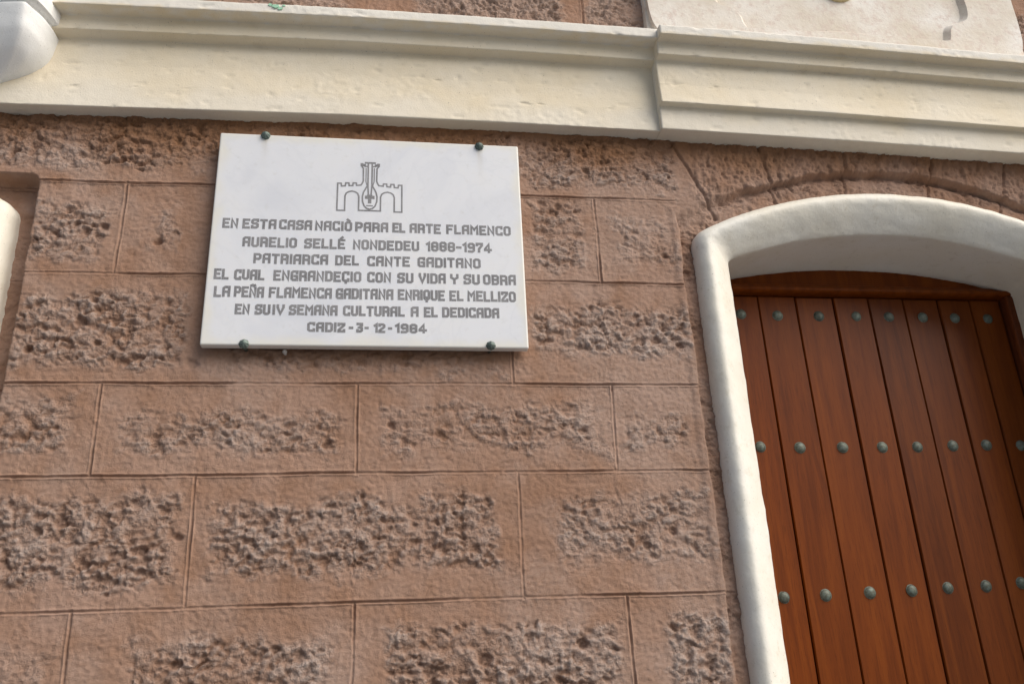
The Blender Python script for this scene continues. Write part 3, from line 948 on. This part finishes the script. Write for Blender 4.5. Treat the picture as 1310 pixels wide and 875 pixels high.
        if not closed:
            bm.faces.new((A[0], B[0], B0[0], A0[0])); bm.faces.new((A[-1], A0[-1], B0[-1], B[-1]))

    LINES = [
        (2.6234, 2.6528, [('EN', -0.361, -0.3265), ('ESTA', -0.3178, -0.2438), ('CASA', -0.2382, -0.1653), ('NACIÒ', -0.159, -0.0763), ('PARA', -0.0699, 0.0048), ('EL', 0.0139, 0.0437), ('ARTE', 0.0529, 0.1249), ('FLAMENCO', 0.1367, 0.2871)]),
        (2.5776, 2.607, [('AURELIO', -0.3147, -0.1966), ('SELLÉ', -0.181, -0.0904), ('NONDEDEU', -0.0739, 0.0749), ('1888-1974', 0.0898, 0.24)]),
        (2.5369, 2.5664, [('PATRIARCA', -0.2887, -0.1269), ('DEL', -0.1119, -0.0591), ('CANTE', -0.0414, 0.0541), ('GADITANO', 0.0708, 0.2143)]),
        (2.4963, 2.5262, [('EL', -0.3693, -0.3375), ('CUAL', -0.3267, -0.2619), ('ENGRANDEÇIO', -0.2436, -0.0532), ('CON', -0.0407, 0.0123), ('SU', 0.0256, 0.0618), ('VIDA', 0.0733, 0.1341), ('Y', 0.1438, 0.1631), ('SU', 0.1741, 0.2111), ('OBRA', 0.2183, 0.2935)]),
        (2.4546, 2.4848, [('LA', -0.3661, -0.3315), ('PEÑA', -0.3243, -0.2607), ('FLAMENCA', -0.251, -0.1161), ('GADITANA', -0.1081, 0.0176), ('ENRIQUE', 0.027, 0.1316), ('EL', 0.1412, 0.1732), ('MELLIZO', 0.1815, 0.2916)]),
        (2.4143, 2.4432, [('EN', -0.3196, -0.2881), ('SU', -0.2779, -0.245), ('IV', -0.2408, -0.215), ('SEMANA', -0.2065, -0.1026), ('CULTURAL', -0.0915, 0.0429), ('A', 0.0554, 0.073), ('EL', 0.0843, 0.1152), ('DEDICADA', 0.1246, 0.2523)]),
        (2.3756, 2.4026, [('CADIZ', -0.1661, -0.085), ('-', -0.0783, -0.0679), ('3', -0.0618, -0.0471), ('-', -0.0446, -0.0348), ('12', -0.025, 0.0009), ('-', 0.0058, 0.0157), ('1984', 0.0213, 0.0897)]),
    ]
    HW = 0.00285
    rl = random.Random(9)
    for zb, zt, words in LINES:
        bm = bmesh.new()
        for wd, xa, xb in words:
            gw = [GL[ch][0] for ch in wd]
            gap = 1.95
            tot = sum(gw) + gap * (len(wd) - 1)
            span = (xb - xa) - 2 * HW
            u = span / tot
            zh = zb + HW * .9; hh = (zt - zb) - 2 * HW * .9 - .0045
            px = xa + HW
            for ch, g in zip(wd, gw):
                dz = rl.uniform(-.0005, .0005)
                for pl in GL[ch][1]:
                    stroke(bm, [(px + q[0] * u, zh + .002 + dz + q[1] / 6 * hh) for q in pl], HW)
                px += (g + gap) * u
        under(bm_obj('text_line', bm, M['letters']), root)
    # ------- emblem: a walled gate with a guitar standing in its tower
    bm = bmesh.new()
    s = 0.0736 / 327; ex, ez = -0.0385, 2.8094
    def T(p, sgn=1):
        return (ex + sgn * p[0] * s, ez - (p[1] - 228) * s * 1.13)
    hw = 0.0018
    arch_ = [(250, 590), (238, 560), (212, 543), (180, 536), (148, 543), (122, 560), (110, 590)]
    outl = [(30, 268), (52, 268), (54, 250), (62, 250), (64, 262), (76, 262), (78, 242), (92, 242), (92, 262), (70, 290), (68, 425), (78, 450), (92, 470), (135, 474), (138, 450), (170, 450), (174, 478), (210, 480), (214, 452), (246, 452), (250, 484), (288, 486), (292, 458), (327, 458),
            (327, 740), (250, 740)] + arch_ + [(110, 735), (0, 735)]
    body = [(22, 470), (40, 500), (64, 545), (74, 590), (72, 640), (56, 685), (30, 712), (0, 720)]
    for sg in (1, -1):
        stroke(bm, [T(p, sg) for p in outl], hw)
        stroke(bm, [T(p, sg) for p in body], hw)
        stroke(bm, [T(p, sg) for p in [(20, 236), (20, 480), (14, 560)]], hw)
        stroke(bm, [T(p, sg) for p in [(42, 290), (42, 430), (30, 470)]], hw * .7)
    stroke(bm, [T((-48, 230)), T((48, 230))], hw * 1.3)
    stroke(bm, [T((-32, 596)), T((32, 596))], hw * 2.4)
    stroke(bm, [T((-18, 578)), T((18, 578))], hw * 1.3)
    stroke(bm, [T((0, 606)), T((0, 645))], hw * 2.2)
    stroke(bm, [T((-28, 684)), T((28, 684))], hw * .8)
    under(bm_obj('emblem', bm, M['letters']), root)
    # ------- four fluted rosette screws with their shanks
    for sx_, sz_ in ((-0.2811, 2.8725), (0.2199, 2.8672), (-0.2951, 2.3475), (0.2306, 2.3495)):
        bm = bmesh.new()
        dome(bm, (0, 0, 0), 0.0100, 0.0095, 48, 6, 0.07, 8)
        bmesh.ops.create_cone(bm, cap_ends=True, segments=14, radius1=.004, radius2=.004, depth=.036, matrix=Matrix.Translation((0, .017, 0)) @ Matrix.Rotation(math.pi / 2, 4, 'X'))
        o = bm_obj('rosette_screw', bm, M['screw'], smooth=True)
        o.parent = root
        o.location = Vector((sx_, PY - .0008, sz_)) - root.location
plaque()

# ------------------------------------------------------------------ stub of an old wall plug under the plaque
bm = bmesh.new()
dome(bm, (0, 0, 0), 0.0048, 0.006, 16, 4)
bmesh.ops.create_cone(bm, cap_ends=True, segments=14, radius1=.0033, radius2=.0033, depth=.03, matrix=Matrix.Translation((0, .014, 0)) @ Matrix.Rotation(math.pi / 2, 4, 'X'))
o = bm_obj('screw_head', bm, M['plug'], smooth=True)
o.location = (-0.2127, -0.011, 2.3400)
tag(o, 'small pale screw head sticking out of the wall just below the plaque', 'screw')
